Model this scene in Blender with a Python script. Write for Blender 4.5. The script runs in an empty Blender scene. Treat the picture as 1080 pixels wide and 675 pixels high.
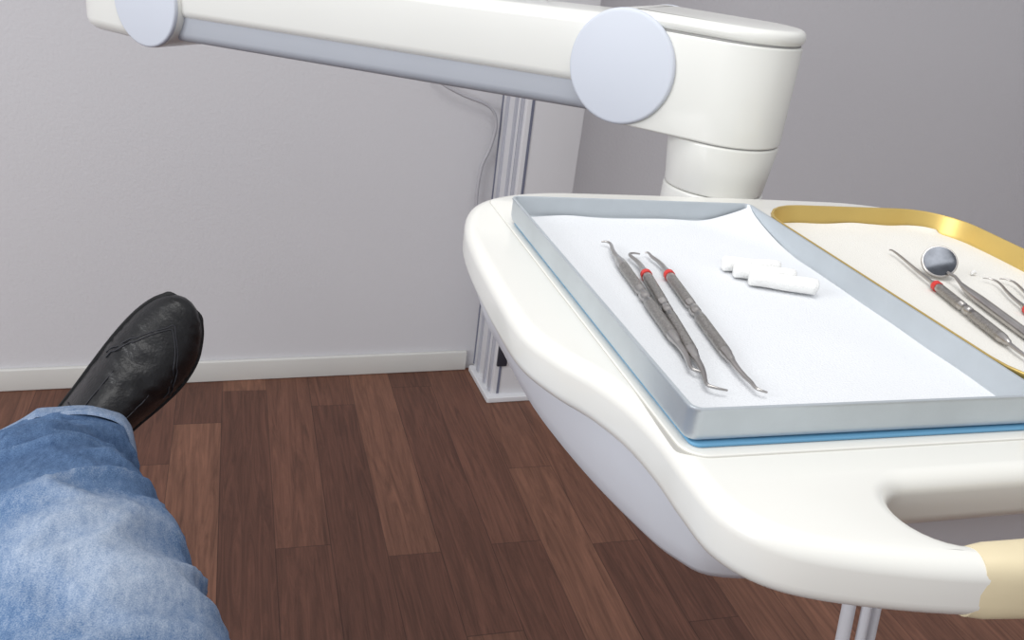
import bpy, bmesh, math
from mathutils import Vector, Matrix, noise
S=bpy.context.scene
S.view_settings.view_transform='Standard'
COL=S.collection
# ---------------------------------------------------------------- materials
def srgb(r,g,b):
    f=lambda c:(c/255/12.92) if c/255<=.04045 else ((c/255+.055)/1.055)**2.4
    return (f(r),f(g),f(b),1)
class N:
    def __init__(s,name):
        s.m=bpy.data.materials.new(name); s.m.use_nodes=True
        s.t=s.m.node_tree; s.b=s.t.nodes['Principled BSDF']
    def n(s,typ,**kw):
        x=s.t.nodes.new(typ)
        for k,v in kw.items():
            if k.startswith('_'): setattr(x,k[1:],v)
            else:
                x.inputs[k if not k.startswith('i') or not k[1:].isdigit() else int(k[1:])].default_value=v
        return x
    def l(s,a,b): s.t.links.new(a,b)
    def math(s,op,a,b=None):
        x=s.t.nodes.new('ShaderNodeMath'); x.operation=op
        for i,v in enumerate((a,b)):
            if v is None: continue
            if isinstance(v,(int,float)): x.inputs[i].default_value=v
            else: s.l(v,x.inputs[i])
        return x.outputs[0]
def plain(name,col,rough=.4,metal=0,coat=0,bump=0,bscale=200,var=0.04,vscale=8,spec=.5,stretch=None):
    k=N(name); b=k.b
    b.inputs['Roughness'].default_value=rough; b.inputs['Metallic'].default_value=metal
    b.inputs['Coat Weight'].default_value=coat; b.inputs['Coat Roughness'].default_value=.08
    b.inputs['Specular IOR Level'].default_value=spec
    tc=k.n('ShaderNodeTexCoord')
    nz=k.n('ShaderNodeTexNoise',Scale=vscale,Detail=4.0); 
    src=tc.outputs['Object']
    if stretch:
        mp=k.n('ShaderNodeMapping'); mp.inputs['Scale'].default_value=stretch; k.l(src,mp.inputs[0]); src=mp.outputs[0]
    k.l(src,nz.inputs['Vector'])
    r=k.n('ShaderNodeValToRGB')
    r.color_ramp.elements[0].position=.3; r.color_ramp.elements[1].position=.7
    r.color_ramp.elements[0].color=tuple(c*(1-var) for c in col[:3])+(1,)
    r.color_ramp.elements[1].color=tuple(min(1,c*(1+var)) for c in col[:3])+(1,)
    k.l(nz.outputs['Fac'],r.inputs[0]); k.l(r.outputs[0],b.inputs['Base Color'])
    if bump:
        n2=k.n('ShaderNodeTexNoise',Scale=bscale,Detail=3.0); k.l(src,n2.inputs['Vector'])
        bp=k.n('ShaderNodeBump',Strength=bump,Distance=.001); k.l(n2.outputs['Fac'],bp.inputs['Height']); k.l(bp.outputs[0],b.inputs['Normal'])
    return k.m
M_white=plain('white_enamel',srgb(226,225,219),.28,coat=.5,var=.01)
M_arm=plain('arm_enamel',srgb(224,224,219),.3,coat=.4,var=.01)
M_cap=plain('cap_plastic',srgb(203,208,218),.45,var=.01)
M_channel=plain('channel_grey',srgb(170,174,182),.5,var=.02)
M_belly=plain('belly_plastic',srgb(206,207,212),.4,coat=.2,var=.015)
M_seam=plain('seam_grey',srgb(145,144,142),.6)  # grey of the joint lines on the arm housing and pivot
M_line=plain('liner_line',srgb(190,188,180),.6)
M_beige=plain('grip_beige',srgb(218,204,170),.5,var=.02,bump=.1)
M_blue=plain('tray_mat_blue',srgb(100,155,190),.5)
M_alu=plain('tray_aluminium',srgb(194,201,206),.42,metal=.6,var=.05,vscale=30,bump=.08,bscale=500)
M_gold=plain('tray_gold',srgb(210,182,108),.4,metal=.6,var=.05,vscale=20)
M_paper=plain('paper_white',srgb(222,224,227),.95,var=.01,bump=.5,bscale=900,spec=.1)
M_paper2=plain('paper_ivory',srgb(228,226,220),.95,var=.01,bump=.5,bscale=900,spec=.1)
M_cotton=plain('cotton',srgb(240,240,238),1,var=.02,bump=.8,bscale=1200,spec=.05)
M_steel=plain('steel',srgb(184,180,177),.28,metal=1,var=.12,vscale=60)
M_steeld=plain('steel_knurl',srgb(165,161,157),.35,metal=1,var=.25,vscale=900,bump=.4,bscale=1500)
M_red=plain('ring_red',srgb(200,50,45),.45)
M_mirror=plain('mirror_glass',srgb(90,93,99),.12,metal=1,var=.3,vscale=90)
M_leather=plain('shoe_leather',srgb(14,14,17),.37,var=.3,vscale=40,bump=.6,bscale=260,spec=.5)
M_sole=plain('shoe_sole',srgb(16,16,18),.7)
M_stitch=plain('shoe_stitch',srgb(40,40,46),.6)
M_base=plain('baseboard_paint',srgb(212,211,207),.45,var=.02)
M_duct=plain('duct_white',srgb(218,218,221),.45,var=.01)
M_ductd=plain('duct_groove',srgb(112,116,134),.5)
M_ductm=plain('duct_aluminium',srgb(188,190,199),.4,metal=.2)
M_cable=plain('cable_grey',srgb(176,175,180),.6)
M_hose=plain('hose_grey',srgb(205,205,210),.5)
M_chair=plain('chair_upholstery',srgb(70,80,105),.5,var=.05,bump=.2)
M_socket=plain('socket_dark',srgb(45,45,55),.5)
def wallmat():
    k=N('wall_textured_paint'); b=k.b; b.inputs['Roughness'].default_value=.85; b.inputs['Specular IOR Level'].default_value=.2
    tc=k.n('ShaderNodeTexCoord')
    n1=k.n('ShaderNodeTexNoise',Scale=1.2,Detail=2.0); k.l(tc.outputs['Object'],n1.inputs['Vector'])
    r=k.n('ShaderNodeValToRGB'); r.color_ramp.elements[0].color=srgb(204,203,207); r.color_ramp.elements[1].color=srgb(211,210,213)
    k.l(n1.outputs['Fac'],r.inputs[0]); k.l(r.outputs[0],b.inputs['Base Color'])
    n2=k.n('ShaderNodeTexNoise',Scale=140.0,Detail=4.0); k.l(tc.outputs['Object'],n2.inputs['Vector'])
    bp=k.n('ShaderNodeBump',Strength=.3,Distance=.002); k.l(n2.outputs['Fac'],bp.inputs['Height']); k.l(bp.outputs[0],b.inputs['Normal'])
    return k.m
M_wall=wallmat()
def floormat(W=.104,L=.88):
    k=N('floor_wood_planks'); b=k.b
    tc=k.n('ShaderNodeTexCoord'); sp=k.n('ShaderNodeSeparateXYZ'); k.l(tc.outputs['Object'],sp.inputs[0])
    X=k.math('ADD',sp.outputs[0],10.03); Y=k.math('ADD',sp.outputs[1],10.0)
    u=k.math('DIVIDE',X,W); row=k.math('FLOOR',u); fu=k.math('FRACT',u)
    wn=k.n('ShaderNodeTexWhiteNoise',_noise_dimensions='1D'); k.l(row,wn.inputs['W'])
    v=k.math('ADD',k.math('DIVIDE',Y,L),k.math('MULTIPLY',wn.outputs[0],1.0)); colm=k.math('FLOOR',v); fv=k.math('FRACT',v)
    cb=k.n('ShaderNodeCombineXYZ'); k.l(row,cb.inputs[0]); k.l(colm,cb.inputs[1])
    w2=k.n('ShaderNodeTexWhiteNoise',_noise_dimensions='2D'); k.l(cb.outputs[0],w2.inputs['Vector'])
    ramp=k.n('ShaderNodeValToRGB'); e=ramp.color_ramp.elements
    e[0].color=srgb(97,65,53); e[1].color=srgb(130,92,74)
    m=e.new(.35); m.color=srgb(110,75,61); m=e.new(.7); m.color=srgb(119,83,67)
    k.l(w2.outputs[0],ramp.inputs[0])
    gx=k.math('MULTIPLY',sp.outputs[0],60.0); gy=k.math('MULTIPLY',sp.outputs[1],3.5)
    off=k.math('MULTIPLY',w2.outputs[0],50.0)
    cg=k.n('ShaderNodeCombineXYZ'); k.l(gx,cg.inputs[0]); k.l(gy,cg.inputs[1]); k.l(off,cg.inputs[2])
    g=k.n('ShaderNodeTexNoise',Scale=1.0,Detail=7.0,Roughness=.7,Distortion=1.6); k.l(cg.outputs[0],g.inputs['Vector'])
    gr=k.n('ShaderNodeValToRGB'); gr.color_ramp.elements[0].position=.3; gr.color_ramp.elements[1].position=.7
    gr.color_ramp.elements[0].color=(.5,.47,.46,1); gr.color_ramp.elements[1].color=(1.25,1.2,1.18,1)
    k.l(g.outputs['Fac'],gr.inputs[0])
    mx=k.n('ShaderNodeMix',_data_type='RGBA',_blend_type='MULTIPLY'); mx.inputs['Factor'].default_value=1
    k.l(ramp.outputs[0],mx.inputs['A']); k.l(gr.outputs[0],mx.inputs['B'])
    s1=k.math('LESS_THAN',fu,.018); s2=k.math('LESS_THAN',fv,.0025); sm=k.math('MAXIMUM',s1,s2)
    m2=k.n('ShaderNodeMix',_data_type='RGBA',_blend_type='MIX'); k.l(k.math('MULTIPLY',sm,.5),m2.inputs['Factor'])
    k.l(mx.outputs['Result'],m2.inputs['A']); m2.inputs['B'].default_value=srgb(35,22,20)
    k.l(m2.outputs['Result'],b.inputs['Base Color'])
    b.inputs['Roughness'].default_value=.5; b.inputs['Specular IOR Level'].default_value=.35
    bp=k.n('ShaderNodeBump',Strength=.15,Distance=.001); k.l(g.outputs['Fac'],bp.inputs['Height']); k.l(bp.outputs[0],b.inputs['Normal'])
    return k.m
M_floor=floormat()
def denim():
    k=N('denim'); b=k.b; b.inputs['Roughness'].default_value=.95; b.inputs['Specular IOR Level'].default_value=.1
    tc=k.n('ShaderNodeTexCoord')
    at=k.n('ShaderNodeAttribute',_attribute_name='fade')
    mp=k.n('ShaderNodeMapping'); mp.inputs['Scale'].default_value=(170,60,80); k.l(tc.outputs['Object'],mp.inputs[0])
    n1=k.n('ShaderNodeTexNoise',Scale=1.0,Detail=6.0,Roughness=.7); k.l(mp.outputs[0],n1.inputs['Vector'])
    n2=k.n('ShaderNodeTexNoise',Scale=900.0,Detail=2.0); k.l(tc.outputs['Object'],n2.inputs['Vector'])
    f=k.math('ADD',k.math('MULTIPLY',n1.outputs['Fac'],.5),k.math('MULTIPLY',n2.outputs['Fac'],.5))
    f=k.math('ADD',f,k.math('MULTIPLY',k.math('SUBTRACT',at.outputs['Fac'],.4),.8))
    r=k.n('ShaderNodeValToRGB'); e=r.color_ramp.elements
    e[0].position=.22; e[0].color=srgb(50,72,106); e[1].position=1.0; e[1].color=srgb(188,198,212)
    m=e.new(.52); m.color=srgb(94,120,155)
    k.l(f,r.inputs[0]); k.l(r.outputs[0],b.inputs['Base Color'])
    bp=k.n('ShaderNodeBump',Strength=.35,Distance=.0007); k.l(n2.outputs['Fac'],bp.inputs['Height']); k.l(bp.outputs[0],b.inputs['Normal'])
    return k.m
M_denim=denim()
# ---------------------------------------------------------------- helpers
def empty(name):
    e=bpy.data.objects.new(name,None); e.empty_display_size=.05; COL.objects.link(e); return e
def finish(me,name,mat,parent=None,smooth=True,ang=40):
    bm=bmesh.new(); bm.from_mesh(me); bmesh.ops.recalc_face_normals(bm,faces=bm.faces); bm.to_mesh(me); bm.free()
    if mat:
        me.materials.clear(); me.materials.append(mat)
    if smooth:
        me.polygons.foreach_set('use_smooth',[True]*len(me.polygons))
        me.set_sharp_from_angle(angle=math.radians(ang))
    o=bpy.data.objects.new(name,me); COL.objects.link(o)
    if parent: o.parent=parent
    return o
def from_pf(name,v,f,mat,parent=None,smooth=True,ang=40):
    me=bpy.data.meshes.new(name); me.from_pydata([tuple(x) for x in v],[],f); me.update()
    return finish(me,name,mat,parent,smooth,ang)
def catmull(P,n=8,closed=True):
    out=[];m=len(P);P=[Vector(p) for p in P]
    rng=range(m) if closed else range(m-1)
    for i in rng:
        if closed: a,b,c,d=P[i-1],P[i],P[(i+1)%m],P[(i+2)%m]
        else: a,b,c,d=P[max(i-1,0)],P[i],P[i+1],P[min(i+2,m-1)]
        for j in range(n):
            t=j/n
            out.append(.5*((2*b)+(c-a)*t+(2*a-5*b+4*c-d)*t*t+(3*b-a-3*c+d)*t**3))
    if not closed: out.append(P[-1])
    return out
def rrect(x0,y0,x1,y1,r,n=8):
    o=[]
    for cx,cy,a0 in ((x1-r,y1-r,0),(x0+r,y1-r,90),(x0+r,y0+r,180),(x1-r,y0+r,270)):
        for i in range(n+1):
            a=math.radians(a0+90*i/n); o.append((cx+r*math.cos(a),cy+r*math.sin(a)))
    return o
def plate(name,loops,z0,z1,bev,mat,parent=None,mw=None,ang=40,res=5):
    cu=bpy.data.curves.new(name,'CURVE'); cu.dimensions='2D'; cu.fill_mode='BOTH'
    for L in loops:
        sp=cu.splines.new('POLY'); sp.points.add(len(L)-1)
        for p,q in zip(sp.points,L): p.co=(q[0],q[1],0,1)
        sp.use_cyclic_u=True
    cu.extrude=(z1-z0)/2-bev; cu.bevel_depth=bev; cu.offset=-bev; cu.bevel_resolution=res
    ob=bpy.data.objects.new('tmp',cu); COL.objects.link(ob)
    dg=bpy.context.evaluated_depsgraph_get(); me=bpy.data.meshes.new_from_object(ob.evaluated_get(dg))
    bpy.data.objects.remove(ob)
    me.transform(Matrix.Translation((0,0,(z0+z1)/2)))
    bm=bmesh.new(); bm.from_mesh(me); bmesh.ops.remove_doubles(bm,verts=bm.verts,dist=1e-5); bm.to_mesh(me); bm.free()
    if mw: me.transform(mw)
    me.name=name
    return finish(me,name,mat,parent,True,ang)
def loft(name,rings,mat,parent=None,cap=(True,True),ang=60):
    n=len(rings[0]); v=[];f=[]
    for r in rings: v+=[tuple(p) for p in r]
    for i in range(len(rings)-1):
        for j in range(n):
            k=(j+1)%n; f.append((i*n+j,i*n+k,(i+1)*n+k,(i+1)*n+j))
    if cap[0]: f.append(tuple(range(n))[::-1])
    if cap[1]: f.append(tuple((len(rings)-1)*n+j for j in range(n)))
    return from_pf(name,v,f,mat,parent,True,ang)
def tube(name,pts,rad,mat,parent=None,seg=16,cap=True):
    pts=[Vector(p) for p in pts]
    if isinstance(rad,(int,float)): rad=[rad]*len(pts)
    t0=(pts[1]-pts[0]).normalized(); up=Vector((0,0,1)) if abs(t0.z)<.9 else Vector((1,0,0))
    u=t0.cross(up).normalized(); rings=[]
    for i,p in enumerate(pts):
        t=(pts[min(i+1,len(pts)-1)]-pts[max(i-1,0)]).normalized()
        u=(u-t*u.dot(t)).normalized(); w=t.cross(u)
        rings.append([p+(u*math.cos(a)+w*math.sin(a))*rad[i] for a in [2*math.pi*k/seg for k in range(seg)]])
    return loft(name,rings,mat,parent,(cap,cap))
def box(name,x0,y0,z0,x1,y1,z1,mat,parent=None,mw=None,bev=0):
    bm=bmesh.new(); bmesh.ops.create_cube(bm,size=1)
    bmesh.ops.scale(bm,vec=(x1-x0,y1-y0,z1-z0),verts=bm.verts); bmesh.ops.translate(bm,vec=((x0+x1)/2,(y0+y1)/2,(z0+z1)/2),verts=bm.verts)
    if bev: bmesh.ops.bevel(bm,geom=bm.edges[:]+bm.verts[:],offset=bev,segments=3,affect='EDGES',profile=.5)
    me=bpy.data.meshes.new(name); bm.to_mesh(me); bm.free()
    if mw: me.transform(mw)
    return finish(me,name,mat,parent,bev>0,35)
# ---------------------------------------------------------------- camera
f,pitch,roll,az=951.8,.4236,.1276,.3209
fw=Vector((math.sin(az)*math.cos(pitch),math.cos(az)*math.cos(pitch),-math.sin(pitch)))
r0=Vector((math.cos(az),-math.sin(az),0)); u0=r0.cross(fw)
R=math.cos(roll)*r0+math.sin(roll)*u0; U=-math.sin(roll)*r0+math.cos(roll)*u0
cd=bpy.data.cameras.new('camera'); cam=bpy.data.objects.new('camera',cd); COL.objects.link(cam)
mw=Matrix((R,U,-fw)).transposed().to_4x4(); mw.translation=(0,0,1.15); cam.matrix_world=mw
cd.sensor_width=36; cd.lens=36*f/1080; cd.clip_start=.02; S.camera=cam
# ---------------------------------------------------------------- room
WA=math.atan2(.052,1.125)
WM=Matrix.Translation((.585,2.117,0))@Matrix.Rotation(WA,4,'Z')  # wall frame: x along wall, -y into the room
box('floor',-3,-2.6,-.05,4,2.6,0,M_floor)
box('wall_back',-3.4,0,0,3.3,.12,2.6,M_wall,mw=WM)
box('wall_right',3.0,-4.6,0,3.12,0,2.6,M_wall,mw=WM)
box('baseboard_back',-3.4,-.012,0,0,0,.056,M_base,mw=WM,bev=.003)
box('baseboard_right',.145,-.012,0,2.99,0,.056,M_base,mw=WM,bev=.003)
# column duct
duct=empty('cable_duct_column')
x0,x1,yf=.022,.165,-.178
box('body',x0,yf,.012,x1,-.0005,2.58,M_duct,duct,WM,.003)
for i,(a,bb,m,p) in enumerate([(-.165,-.152,M_ductm,.004),(-.152,-.144,M_ductd,.002),(-.122,-.110,M_ductm,.005),(-.110,-.102,M_ductd,.002),(-.060,-.048,M_ductm,.005),(-.048,-.042,M_ductd,.002),(-.016,-.010,M_ductd,.002)]):
    box('groove_%d'%i,x0-p,a,.02,x0+.002,bb,2.57,m,duct,WM)
box('front_groove',.034,yf-.002,.02,.040,yf+.002,2.57,M_ductd,duct,WM)
plate('base_flange',[rrect(.006,yf-.016,.180,-.014,.006)],0.0,.016,.003,M_duct,duct,WM)
box('socket_insert',x0+.004,yf-.006,.10,x0+.03,yf+.002,.16,M_socket,duct,WM,.002)
cp=catmull([(.40,2.09,.83),(.44,2.085,.775),(.50,2.085,.745),(.57,2.09,.72),(.592,2.09,.68),(.585,2.095,.62),(.57,2.1,.57),(.565,2.1,.50),(.57,2.1,.44)],8,False)
tube('wall_cable',cp,.0038,M_cable,seg=10)
# ---------------------------------------------------------------- instrument table
TX,TY=.2688,.4257
ZP=.9548
TL=Matrix.Translation((TX,TY,0))
table=empty('dental_instrument_table')
half=[(0,223),(-45,220),(-82,207),(-108,183),(-122,143),(-128,90),(-130,25),(-129,-22),(-120,-52),(-108,-76),(-100,-102),(-97,-130),(-97,-156),(-95,-180),(-83,-199),(-60,-212),(-15,-225),(40,-233)]
full=half+[(95,-236)]+[(190-x,y) for x,y in half[::-1]]+[(95,224)]
outline=[(p.x/1000,p.y/1000) for p in catmull([(x,y,0) for x,y in full],6)]
outline=outline[::-1]
slot=rrect(-.021,-.2105,.211,-.173,.0185)
plate('tabletop',[outline,slot],.927,ZP,.0085,M_white,table,TL,res=7)
plate('recess_liner',[rrect(-.0940,-.1490,.2840,.195,.012)],.948,ZP+.0009,.0006,M_white,table,TL)
plate('liner_groove',[rrect(-.0945,-.1495,.2845,.1955,.012)],.948,ZP+.0001,.0001,M_line,table,TL)
# under body
bel=[(-104,140),(-106,80),(-106,10),(-99,-50),(-88,-100),(-78,-128),(-60,-144),(0,-148),(190,-148),(250,-144),(268,-128),(278,-100),(289,-50),(296,10),(296,80),(294,140),(270,170),(95,180),(-80,170)]
bo=catmull([(x/1000,y/1000,0) for x,y in bel],5)
rings=[]
for z,s in ((.937,1.05),(.917,1.035),(.897,1.01),(.886,.99),(.880,.965),(.878,.92)):
    rings.append([Vector((TX+.095+(p.x-.095)*s,TY+(p.y-.0)*s,z)) for p in bo])
loft('under_body',rings,M_belly,table,ang=50)
# beige grip sleeve round the front bar
def front_y(x):
    pts=sorted([q for q in outline if q[1]<-.2],key=lambda q:q[0])
    for a,b in zip(pts,pts[1:]):
        if a[0]<=x<=b[0] and b[0]>a[0]: return a[1]+(b[1]-a[1])*(x-a[0])/(b[0]-a[0])
    return pts[0][1]
rings=[]
for i in range(31):
    t=i/30
    x=-.008+t*.206; yf2=front_y(x)-.0008; yb=-.2095
    e=.0008 if i in (0,30) else 0
    rr=[]
    for k in range(32):
        a=2*math.pi*k/32; ca,sa=math.cos(a),math.sin(a)
        sx=abs(ca)**.65*(1 if ca>0 else -1); sz=abs(sa)**.65*(1 if sa>0 else -1)
        rr.append(Vector((TX+x,TY+(yf2+yb)/2+sx*((yb-yf2)/2-e),.9409+sz*(.0148-e))))
    rings.append(rr)
loft('grip_sleeve',rings,M_beige,table)
plate('neck_bracket',[rrect(.11,.19,.176,.335,.03)],.905,.937,.008,M_white,table,TL)
# ---------------------------------------------------------------- arm
arm=empty('dental_swivel_arm')
d2=Vector((-.707,.707,0)).normalized()
n2=Vector((-.707,-.707,0)).normalized()
C1=Vector((.3175,.745,1.038))-n2*.05; C2=Vector((-.102,1.165,1.006))-n2*.05
PVx=Vector((.4077,.7118,0))
PV=C1-d2*(PVx-Vector((C1.x,C1.y,0))).dot(-d2)
Zup=Vector((0,0,1))
LP=(Vector((PV.x,PV.y,0))-Vector((C1.x,C1.y,0))).length
def frame(o,x,y,z):
    m=Matrix((x,y,z)).transposed().to_4x4(); m.translation=o; return m
def cyl(name,c,axis,rad,h0,h1,mat,bev=.003,parent=arm,seg=64,rtop=None):
    axis=axis.normalized(); up=Vector((0,0,1)) if abs(axis.z)<.9 else Vector((1,0,0))
    u=axis.cross(up).normalized(); w=axis.cross(u)
    rt=rad if rtop is None else rtop
    prof=[(h0+bev*(1-math.cos(math.pi/2*i/4)),rad-bev+bev*math.sin(math.pi/2*i/4)) for i in range(5)]
    prof+=[(h1-bev+bev*math.sin(math.pi/2*i/4),rt-bev+bev*math.cos(math.pi/2*i/4)) for i in range(5)]
    rings=[[c+axis*h+(u*math.cos(a)+w*math.sin(a))*r for a in [2*math.pi*k/seg for k in range(seg)]] for h,r in prof]
    return loft(name,rings,mat,parent,ang=40)
def stadium(L0,L1,hw,ra,rb,n=14):
    o=[]
    for cx,cy,a0,r in ((L1-rb,hw-rb,0,rb),(L0+ra,hw-ra,90,ra),(L0+ra,-hw+ra,180,ra),(L1-rb,-hw+rb,270,rb)):
        for i in range(n+1):
            a=math.radians(a0+90*i/n); o.append((cx+r*math.cos(a),cy+r*math.sin(a)))
    return o
HH=.0488
Fm=frame(Vector((C1.x,C1.y,0)),-d2,Vector((0,0,1)).cross(-d2),Zup)
LE=LP+.0495
plate('housing_body',[stadium(-.002,LE,.0495,.004,.0493)],C1.z-HH,C1.z+HH-.0135,.002,M_arm,arm,Fm)
plate('housing_lid',[stadium(-.002,LE+.0005,.0499,.004,.0497)],C1.z+HH-.013,C1.z+HH,.006,M_arm,arm,Fm)
plate('housing_seam',[stadium(0,LE-.002,.0485,.004,.048)],C1.z+HH-.015,C1.z+HH-.012,.001,M_seam,arm,Fm)
cyl('elbow_barrel',C1,n2,HH,-.050,.050,M_arm,.004)
cyl('elbow_cap',C1,n2,HH+.0002,.047,.054,M_cap,.003)
cyl('elbow_cap_rear',C1,-n2,HH+.0002,.047,.054,M_cap,.003)
cyl('pivot_seam_ring',Vector((PV.x,PV.y,0)),Zup,.0475,.986,.991,M_seam,.001)
cyl('pivot_post',Vector((PV.x,PV.y,0)),Zup,.0445,.943,.9882,M_arm,.002,rtop=.0492)
cyl('pivot_foot',Vector((PV.x,PV.y,0)),Zup,.0455,.905,.9425,M_arm,.002)
# beam
D=(C2-C1).normalized(); Wd=n2; Ub=Wd.cross(D)
if Ub.z<0: Ub=-Ub
LB=(C2-C1).length
def beamsec(p0,p1,name,mat):
    rings=[[C1+D*s+Wd*a+Ub*b for a,b in prof] for s,prof in ((.02,p0),(LB-.02,p1))]
    return loft(name,rings,mat,arm,ang=35)
beamsec(rrect(-.044,-.021,.044,.042,.010,6),rrect(-.044,-.015,.044,.044,.010,6),'beam_cover',M_arm)
beamsec(rrect(-.040,-.044,.040,-.004,.010,6),rrect(-.040,-.041,.040,-.004,.010,6),'beam_channel',M_channel)
# far joint
cyl('shoulder_barrel',C2,n2,HH+.0025,-.050,.050,M_arm,.004)
cyl('shoulder_cap',C2,n2,HH+.002,.047,.054,M_cap,.003)
Fm2=frame(Vector((C2.x,C2.y,0)),d2,Vector((0,0,1)).cross(d2),Zup)
plate('shoulder_housing',[stadium(-.002,.138,.0495,.004,.049)],C2.z-.047,C2.z+.075,.014,M_arm,arm,Fm2)
SP=C2+d2*.088
cyl('ceiling_post',Vector((SP.x,SP.y,0)),Zup,.04,C2.z+.06,2.6,M_arm,.003)
cyl('ceiling_plate',Vector((SP.x,SP.y,0)),Zup,.11,2.57,2.6,M_arm,.004)
# ---------------------------------------------------------------- trays
ZB=ZP+.0010; ZT=ZB+.0018; ZF=ZT+.0014
def tray(name,x0,y0,x1,y1,r,z0,z1,mat,flare=0):
    prof=[(0.004,z0),(0.001,z0+.001),(0,z0+.004),(-flare,z1-.002),(-flare-.0006,z1-.001),(-flare-.0003,z1),(-flare+.0012,z1),(-flare+.0018,z1-.001),(.0016,z0+.004),(.003,z0+.0018),(.006,z0+.0014)]
    rings=[[Vector((TX+x,TY+y,z)) for x,y in rrect(x0+i,y0+i,x1-i,y1-i,max(r-i,.0015),6)] for i,z in prof]
    return loft(name,rings,mat,None,ang=50)
tray('instrument_tray',-.092,-.142,.092,.142,.006,ZT,.974,M_alu)
plate('tray_mat',[rrect(-.0895,-.1434,.2620,.1400,.005)],ZB,ZT-.0001,.0008,M_blue,None,TL)
tray('instrument_tray',.0935,-.142,.2655,.142,.040,ZT,.974,M_gold)
def paper(name,x0,y0,x1,y1,mat,r=.0,curl=0,seed=0):
    nx,ny=40,56;v=[];fc=[]
    for j in range(ny+1):
        for i in range(nx+1):
            a,b=i/nx,j/ny
            x=x0+(x1-x0)*a; y=y0+(y1-y0)*b
            if r:
                cx,cy=x1-r,y1-r
                if x>cx and y>cy:
                    dx,dy=x-cx,y-cy; m=max(dx,dy); q=math.hypot(dx,dy)
                    if q>1e-6: x=cx+dx*m/q; y=cy+dy*m/q
            z=ZF+.0007+.0005*(noise.noise(Vector((x*25,y*25,seed)))+.6)
            z+=curl*.012*max(0,(a+b-1.72)/.28)**2
            z+=.003*max(0,(b-.965)/.035)**2*(.6+.6*noise.noise(Vector((x*30,3,seed))))
            v.append((TX+x,TY+y,z))
    for j in range(ny):
        for i in range(nx):
            k=j*(nx+1)+i; fc.append((k,k+1,k+nx+2,k+nx+1))
    return from_pf(name,v,fc,mat,None,True,80)
paper('tray_paper',-.0855,-.1345,.0895,.1365,M_paper,curl=1)
paper('tray_paper',.097,-.1375,.2625,.138,M_paper2,r=.038,curl=0,seed=4)
# ---------------------------------------------------------------- instruments
def W3(x,y,h): return Vector((TX+x/1000,TY+y/1000,ZF+.0016+h/1000))
def instrument(name,A,B,hr=3.0,hook1=(6,8),hook2=(6,-8),ring=True,shank=.16,tr=1.35,sh2=None):
    par=empty(name)
    a=Vector((A[0],A[1],0)); b=Vector((B[0],B[1],0)); L=(b-a).length; d=(b-a).normalized(); p=Vector((-d.y,d.x,0))
    def P(s,off=0,h=0): q=a+d*(s*L)+p*off; return W3(q.x,q.y,hr+h)
    sh2=sh2 or shank
    h0,h1=shank,1-sh2; H=h1-h0
    g=lambda k:h0+H*k
    prof=[(0,1.3),(.018,2.1),(.045,hr*.8),(.07,hr),(.44,hr),(.447,hr*.82),(.47,hr*.82),(.477,hr),(.523,hr),(.53,hr*.82),(.553,hr*.82),(.56,hr),(.93,hr),(.955,hr*.8),(.982,2.1),(1,1.3)]
    tube('handle',[P(g(s)) for s,_ in prof],[r/1000 for _,r in prof],M_steel,par,seg=20)
    for nm,k0,k1 in (('knurl_1',.13,.41),('knurl_2',.59,.9)):
        tube(nm,[P(g(k0)),P(g(k1))],(hr+.1)/1000,M_steeld,par,seg=20)
    if ring:
        q=g(.08)
        tube('ring_1',[P(q-.011),P(q-.010),P(q+.010),P(q+.011)],[hr/1000,(hr+.4)/1000,(hr+.4)/1000,hr/1000],M_red,par,seg=20)
    for nm,s0,sd,hk,sk in (('tip_1',h0,-1,hook1,shank),('tip_2',h1,1,hook2,sh2)):
        def Q(u,off,h=0): return P(s0+sd*u*sk,off,h)
        o,e=hk
        pts=[Q(-.05,0),Q(.25,0),Q(.5,o*.35),Q(.72,o*.9),Q(.88,o*1.0),Q(.97,o*.55+e*.2),Q(1.0,e*.55,-.5)]
        c=catmull(pts,6,False); n=len(c)
        tube(nm,c,[(tr-(tr-.5)*(i/(n-1))**.8)/1000 for i in range(n)],M_steel,par,seg=12)
    return par
instrument('dental_scaler',(-43,84),(-63,-92),hook1=(2,-5),hook2=(-2,7),ring=False,tr=1.9)
instrument('dental_scaler',(-32,64),(-63,-108),hr=3.0,hook1=(-3,8),hook2=(-2,12),tr=1.9)
instrument('dental_scaler',(-18,65),(-44,-111),hr=2.9,hook1=(-3,-9),hook2=(2,12),tr=1.8)
instrument('dental_probe',(172,78),(134,-102),hr=3.0,hook1=(1,-1),hook2=(2,6),shank=.33,sh2=.18)
instrument('dental_tweezer',(213,27),(166,-124),hr=2.8,hook1=(3,-7),hook2=(0,2),shank=.30,sh2=.16)
instrument('dental_tweezer',(226,26),(184,-124),hr=2.8,hook1=(3,-7),hook2=(0,2),shank=.30,sh2=.16)
mm=empty('dental_mouth_mirror')
mc=W3(178,37,10)
hp=[W3(179,28,6),W3(179,21,6),W3(177,13,4.5),W3(175,4,3.4),W3(173,-10,3),W3(153,-111,3),W3(152,-116,3)]
tube('mirror_handle',hp,[.001,.001,.0012,.0024,.003,.003,.0015],M_steel,mm,seg=18)
mn=Vector((-.42,-.62,.66)).normalized()
cyl('mirror_rim',mc,mn,.0115,-.0012,.0012,M_steel,.0006,mm)
cyl('mirror_glass',mc,mn,.0104,.0008,.0015,M_mirror,.0002,mm)
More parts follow.
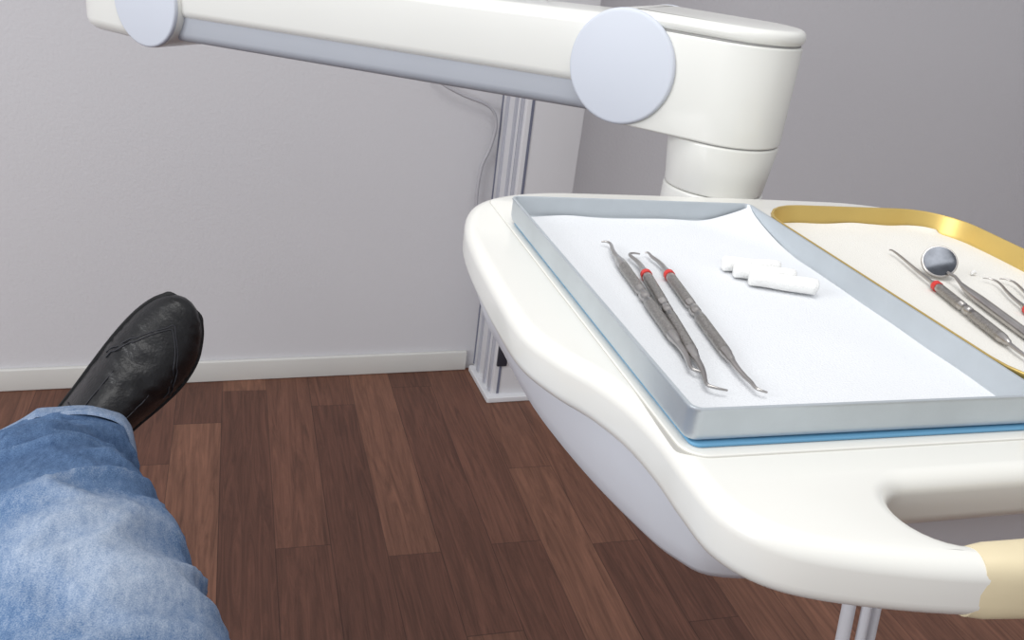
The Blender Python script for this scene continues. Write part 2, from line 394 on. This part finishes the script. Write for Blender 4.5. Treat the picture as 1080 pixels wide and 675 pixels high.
def roll(A,B,r=4.9):
    a=W3(A[0],A[1],r);b=W3(B[0],B[1],r);d=b-a;n=14
    pts=[];rad=[]
    for i in range(n+1):
        t=i/n; pts.append(a+d*t+Vector((0,0,.0002*math.sin(9*t))))
        rad.append(r/1000*(1+.02*math.sin(7*t+A[0])))
    pts=[a-d.normalized()*.0008]+pts+[b+d.normalized()*.0008]; rad=[r/1000*.82]+rad+[r/1000*.82]
    tube('cotton_roll',pts,rad,M_cotton,None,seg=24)
roll((27,20),(63,5)); roll((23,32),(57,21)); roll((21,43),(55,36),4.7)
tube('cotton_pellet',[W3(210,39,0),W3(211,39.5,1.2),W3(212.5,40,1.8),W3(214,39,1)],[.0006,.0015,.0014,.0006],M_cotton,None,seg=12)
# handpiece hoses hanging at the right side of the table
for i,(x,y) in enumerate([(246,-112),(262,-116),(276,-110)]):
    c=catmull([W3(x-6,y+60,-70),W3(x-4,y+20,-84),W3(x,y,-120),W3(x+2,y,-300),W3(x+6,y+20,-520),W3(x+10,y+90,-640),W3(x+10,y+160,-560),W3(x+2,y+200,-300),W3(x-8,y+220,-78)],8,False)
    tube('hose_%d'%i,c,.0045 if i%2 else .006,M_hose,table,seg=12)
# ---------------------------------------------------------------- person (legs)
person=empty('reclining_person')
def leg(name,P,parent,fadec=None,seed=0):
    ctr=catmull([p[:3] for p in P],22,False)
    rr=catmull([(p[3],p[4],0) for p in P],22,False)
    seg=110; rings=[];fade=[]
    n=len(ctr)
    for i,p in enumerate(ctr):
        t=(ctr[min(i+1,n-1)]-ctr[max(i-1,0)]).normalized()
        u=(Vector((1,0,0))-t*t.x).normalized(); w=u.cross(t)
        if w.z<0: w=-w
        ring=[]
        for k in range(seg):
            a=2*math.pi*k/seg
            q=p+u*math.cos(a)*rr[i].x+w*math.sin(a)*rr[i].y
            nn=(q-p).normalized()
            wx=q.x+.015*noise.noise(q*9)
            fo=noise.noise(Vector((q.x*6+seed,q.y*9+q.x*6,q.z*6)))*.012
            rg=1-abs(noise.noise(Vector((wx*7+q.y*5+seed,q.y*17-wx*12,q.z*8)))*2.0)
            fo+=.009*max(0,rg)**2
            rg2=1-abs(noise.noise(Vector((wx*12-q.y*8+seed+9,q.y*30+wx*16,q.z*16)))*2.4)
            fo+=.0024*max(0,rg2)**2
            q=q+nn*fo
            ring.append(q)
            fd=0
            if fadec:
                for fc,fr,fa in fadec: fd+=fa*math.exp(-((q-Vector(fc)).length/fr)**2)
            fade.append(min(1,max(0,.22+fd+.14*max(0,rg)**2)))
        rings.append(ring)
    o=loft(name,rings,M_denim,parent,(False,True),ang=180)
    at=o.data.attributes.new('fade','FLOAT','POINT')
    at.data.foreach_set('value',fade)
    return o,rings
legP=[(-.217,1.045,.462,.080,.066),(-.212,.97,.478,.083,.072),(-.196,.84,.527,.087,.080),(-.166,.72,.575,.092,.088),(-.130,.60,.592,.098,.092),(-.104,.48,.577,.102,.095),(-.10,.30,.54,.102,.098),(-.10,.12,.52,.105,.10)]
o,rg=leg('jeans_leg_right',legP,person,[((-.12,.62,.69),.12,.30),((-.06,.56,.66),.10,.22)])
band=[]
c0=sum((Vector(q) for q in rg[0]),Vector())/len(rg[0])
t=(Vector(legP[0][:3])-Vector(legP[1][:3])).normalized()
for off,sc in ((-.022,1.0),(-.021,1.04),(-.018,1.05),(.004,1.045),(.009,1.02),(.007,.985),(-.012,.96)):
    band.append([c0+(q-c0)*sc+t*off for q in rg[0]])
ob=loft('cuff_right',band,M_denim,person,(False,False),ang=180)
at=ob.data.attributes.new('fade','FLOAT','POINT'); at.data.foreach_set('value',[.62]*len(ob.data.vertices))
legL=[(p[0]-.27,p[1]+.02,p[2]-.03,p[3],p[4]) for i,p in enumerate(legP)]
o,rg2=leg('jeans_leg_left',legL,person,[((-.38,.68,.70),.11,.6)],seed=7)
def ell(name,c,r,mat,parent):
    bm=bmesh.new(); bmesh.ops.create_uvsphere(bm,u_segments=48,v_segments=28,radius=1)
    for v in bm.verts: v.co=Vector((c[0]+v.co.x*r[0],c[1]+v.co.y*r[1],c[2]+v.co.z*r[2]))
    me=bpy.data.meshes.new(name); bm.to_mesh(me); bm.free(); return finish(me,name,mat,parent,True,180)
ell('jeans_hips',(-.235,.06,.52),(.235,.17,.115),M_denim,person)
# shoe
def shoe(tag,O,a,nrm,mir=1,L=.285):
    a=a.normalized(); nrm=(nrm-a*nrm.dot(a)).normalized(); w=a.cross(nrm)*mir
    sec=[(0,.012,.045,0),(.03,.028,.070,0),(.10,.037,.088,0),(.20,.041,.096,0),(.30,.043,.098,0),(.42,.046,.088,.001),(.55,.051,.074,.003),(.68,.054,.061,.004),(.80,.051,.051,.002),(.89,.042,.043,-.002),(.95,.031,.036,-.005),(.985,.018,.027,-.007),(1,.006,.018,-.008)]
    cs=catmull([(s,h,0) for s,h,_,_ in sec],8,False); ch=catmull([(s,H,c) for s,_,H,c in sec],8,False)
    rings=[];seg=64
    for q,h in zip(cs,ch):
        s,hw,H,c=max(0,min(1,q.x)),max(q.y,.004),h.y,h.z; ring=[]
        spring=.012*max(0,(s-.75)/.25)**2
        for k in range(seg):
            t=2*math.pi*k/seg; x=math.cos(t); y=math.sin(t)
            if y>=0:
                px=hw*(abs(x)**.8)*(1 if x>0 else -1)
                top=y**(.9)
                px*= (1-.18*top*(1 if s<.6 else .5))
                py=.012+(H-.012)*top
            else:
                px=hw*(abs(x)**.5)*(1 if x>0 else -1); py=.012*(1+y*.9)
            fl=math.exp(-((s-.62)/.12)**2)
            cr=1-abs(noise.noise(Vector((s*34,px*22,py*18)))*2.2)
            wr=-.0026*max(0,cr)**3*(fl+.3)
            if y<0: wr=0
            ring.append(O+a*(s*L)+w*(px*(1+wr*8)+c)+nrm*(py+spring+wr*1.3))
        rings.append(ring)
    loft('shoe_upper_'+tag,rings,M_leather,person,ang=180)
    pts=[]
    for s,hw,H,c in sec[1:-1]: pts.append((s*L,hw+.003+c*1))
    for s,hw,H,c in sec[1:-1][::-1]: pts.append((s*L,-hw-.003+c*1))
    pts=[(-.002,0)]+pts
    oc=catmull([(x,y,0) for x,y in pts],5)
    rr=[]
    for z,ins in ((-.012,.97),(-.010,.995),(.0,1.0),(.012,1.0),(.014,.98)):
        ring=[]
        for q in oc:
            s=max(0,q.x/L); spring=.012*max(0,(s-.75)/.25)**2
            ring.append(O+a*(.14+(q.x-.14)*ins)+w*(q.y*ins)+nrm*(z+spring))
        rr.append(ring)
    loft('shoe_sole_'+tag,rr,M_sole,person,ang=40)
    def surf(s,tt):
        i=min(range(len(cs)),key=lambda i:abs(cs[i].x-s)); k=tt/(2*math.pi)*seg; k0=int(k)%seg; fr=k-int(k)
        p=rings[i][k0].lerp(rings[i][(k0+1)%seg],fr)
        c=O+a*(s*L)+nrm*.03
        return p+(p-c).normalized()*.0006
    for j,pth in enumerate([[(.36,math.pi*t/10) for t in range(1,10)],
        [(.88-.26*abs(t-10)/10,math.pi*(.12+.76*t/20)) for t in range(0,21)],
        [(.86-.26*abs(t-10)/10,math.pi*(.15+.70*t/20)) for t in range(0,21)],
        [(.36+.22*t/10,math.pi*.68) for t in range(0,11)],[(.36+.22*t/10,math.pi*.32) for t in range(0,11)]]):
        c=catmull([surf(s,t) for s,t in pth],4,False)
        tube('shoe_seam_%d_%s'%(j,tag),c,.0008,M_stitch,person,seg=8)
    an=O+a*.068+nrm*.075
    tube('sock_'+tag,[an,an+nrm*.03,an+nrm*.09],[.038,.038,.040],M_sole,person,seg=24)
aX=Vector((.62,.30,.70)); nX=Vector((.0,-1,.3))
shoe('right',Vector((-.252,1.10,.400)),aX,nX,1,.300)
shoe('left',Vector((-.248-.27,1.12,.370)),Vector((-.4,.35,.78)),nX,-1,.300)
# ---------------------------------------------------------------- chair
chair=empty('dental_chair')
def cushion(name,secs,mat,parent):
    rings=[[Vector((x,y,zz)) for x,zz in rrect(xl,z-th,xr,z,min(.03,th*.45),6)] for y,z,xl,xr,th in secs]
    return loft(name,rings,mat,parent,ang=45)
cushion('leg_rest',[(1.02,.370,-.42,-.225,.03),(.98,.380,-.45,-.21,.06),(.85,.425,-.46,-.19,.07),(.70,.465,-.46,-.16,.08),(.55,.470,-.46,-.14,.09),(.30,.430,-.47,-.10,.10),(.05,.400,-.48,-.06,.10),(-.15,.40,-.48,-.06,.10)],M_chair,chair)
cyl('chair_column',Vector((-.28,.15,0)),Zup,.09,.03,.34,M_arm,.004,chair)
plate('chair_base',[rrect(-.46,-.2,-.14,.5,.08)],0,.035,.01,M_arm,chair)
# ---------------------------------------------------------------- light
w=bpy.data.worlds.new('world'); S.world=w; w.use_nodes=True
w.node_tree.nodes['Background'].inputs[0].default_value=(.95,.965,1,1); w.node_tree.nodes['Background'].inputs[1].default_value=.70
def area(name,loc,tgt,sx,sy,pw,col=(1,1,1)):
    l=bpy.data.lights.new(name,'AREA'); l.shape='RECTANGLE'; l.size=sx; l.size_y=sy; l.energy=pw; l.color=col
    o=bpy.data.objects.new(name,l); COL.objects.link(o); o.location=loc
    o.rotation_euler=(Vector(tgt)-Vector(loc)).to_track_quat('-Z','Y').to_euler(); return o
area('window_light',(-2.6,-.3,1.9),(0,1.4,.6),1.6,1.4,54,(.985,.99,1))
area('ceiling_lamp',(.0,.3,2.5),(.0,.5,0),1.2,1.2,16,(1,.99,.97))
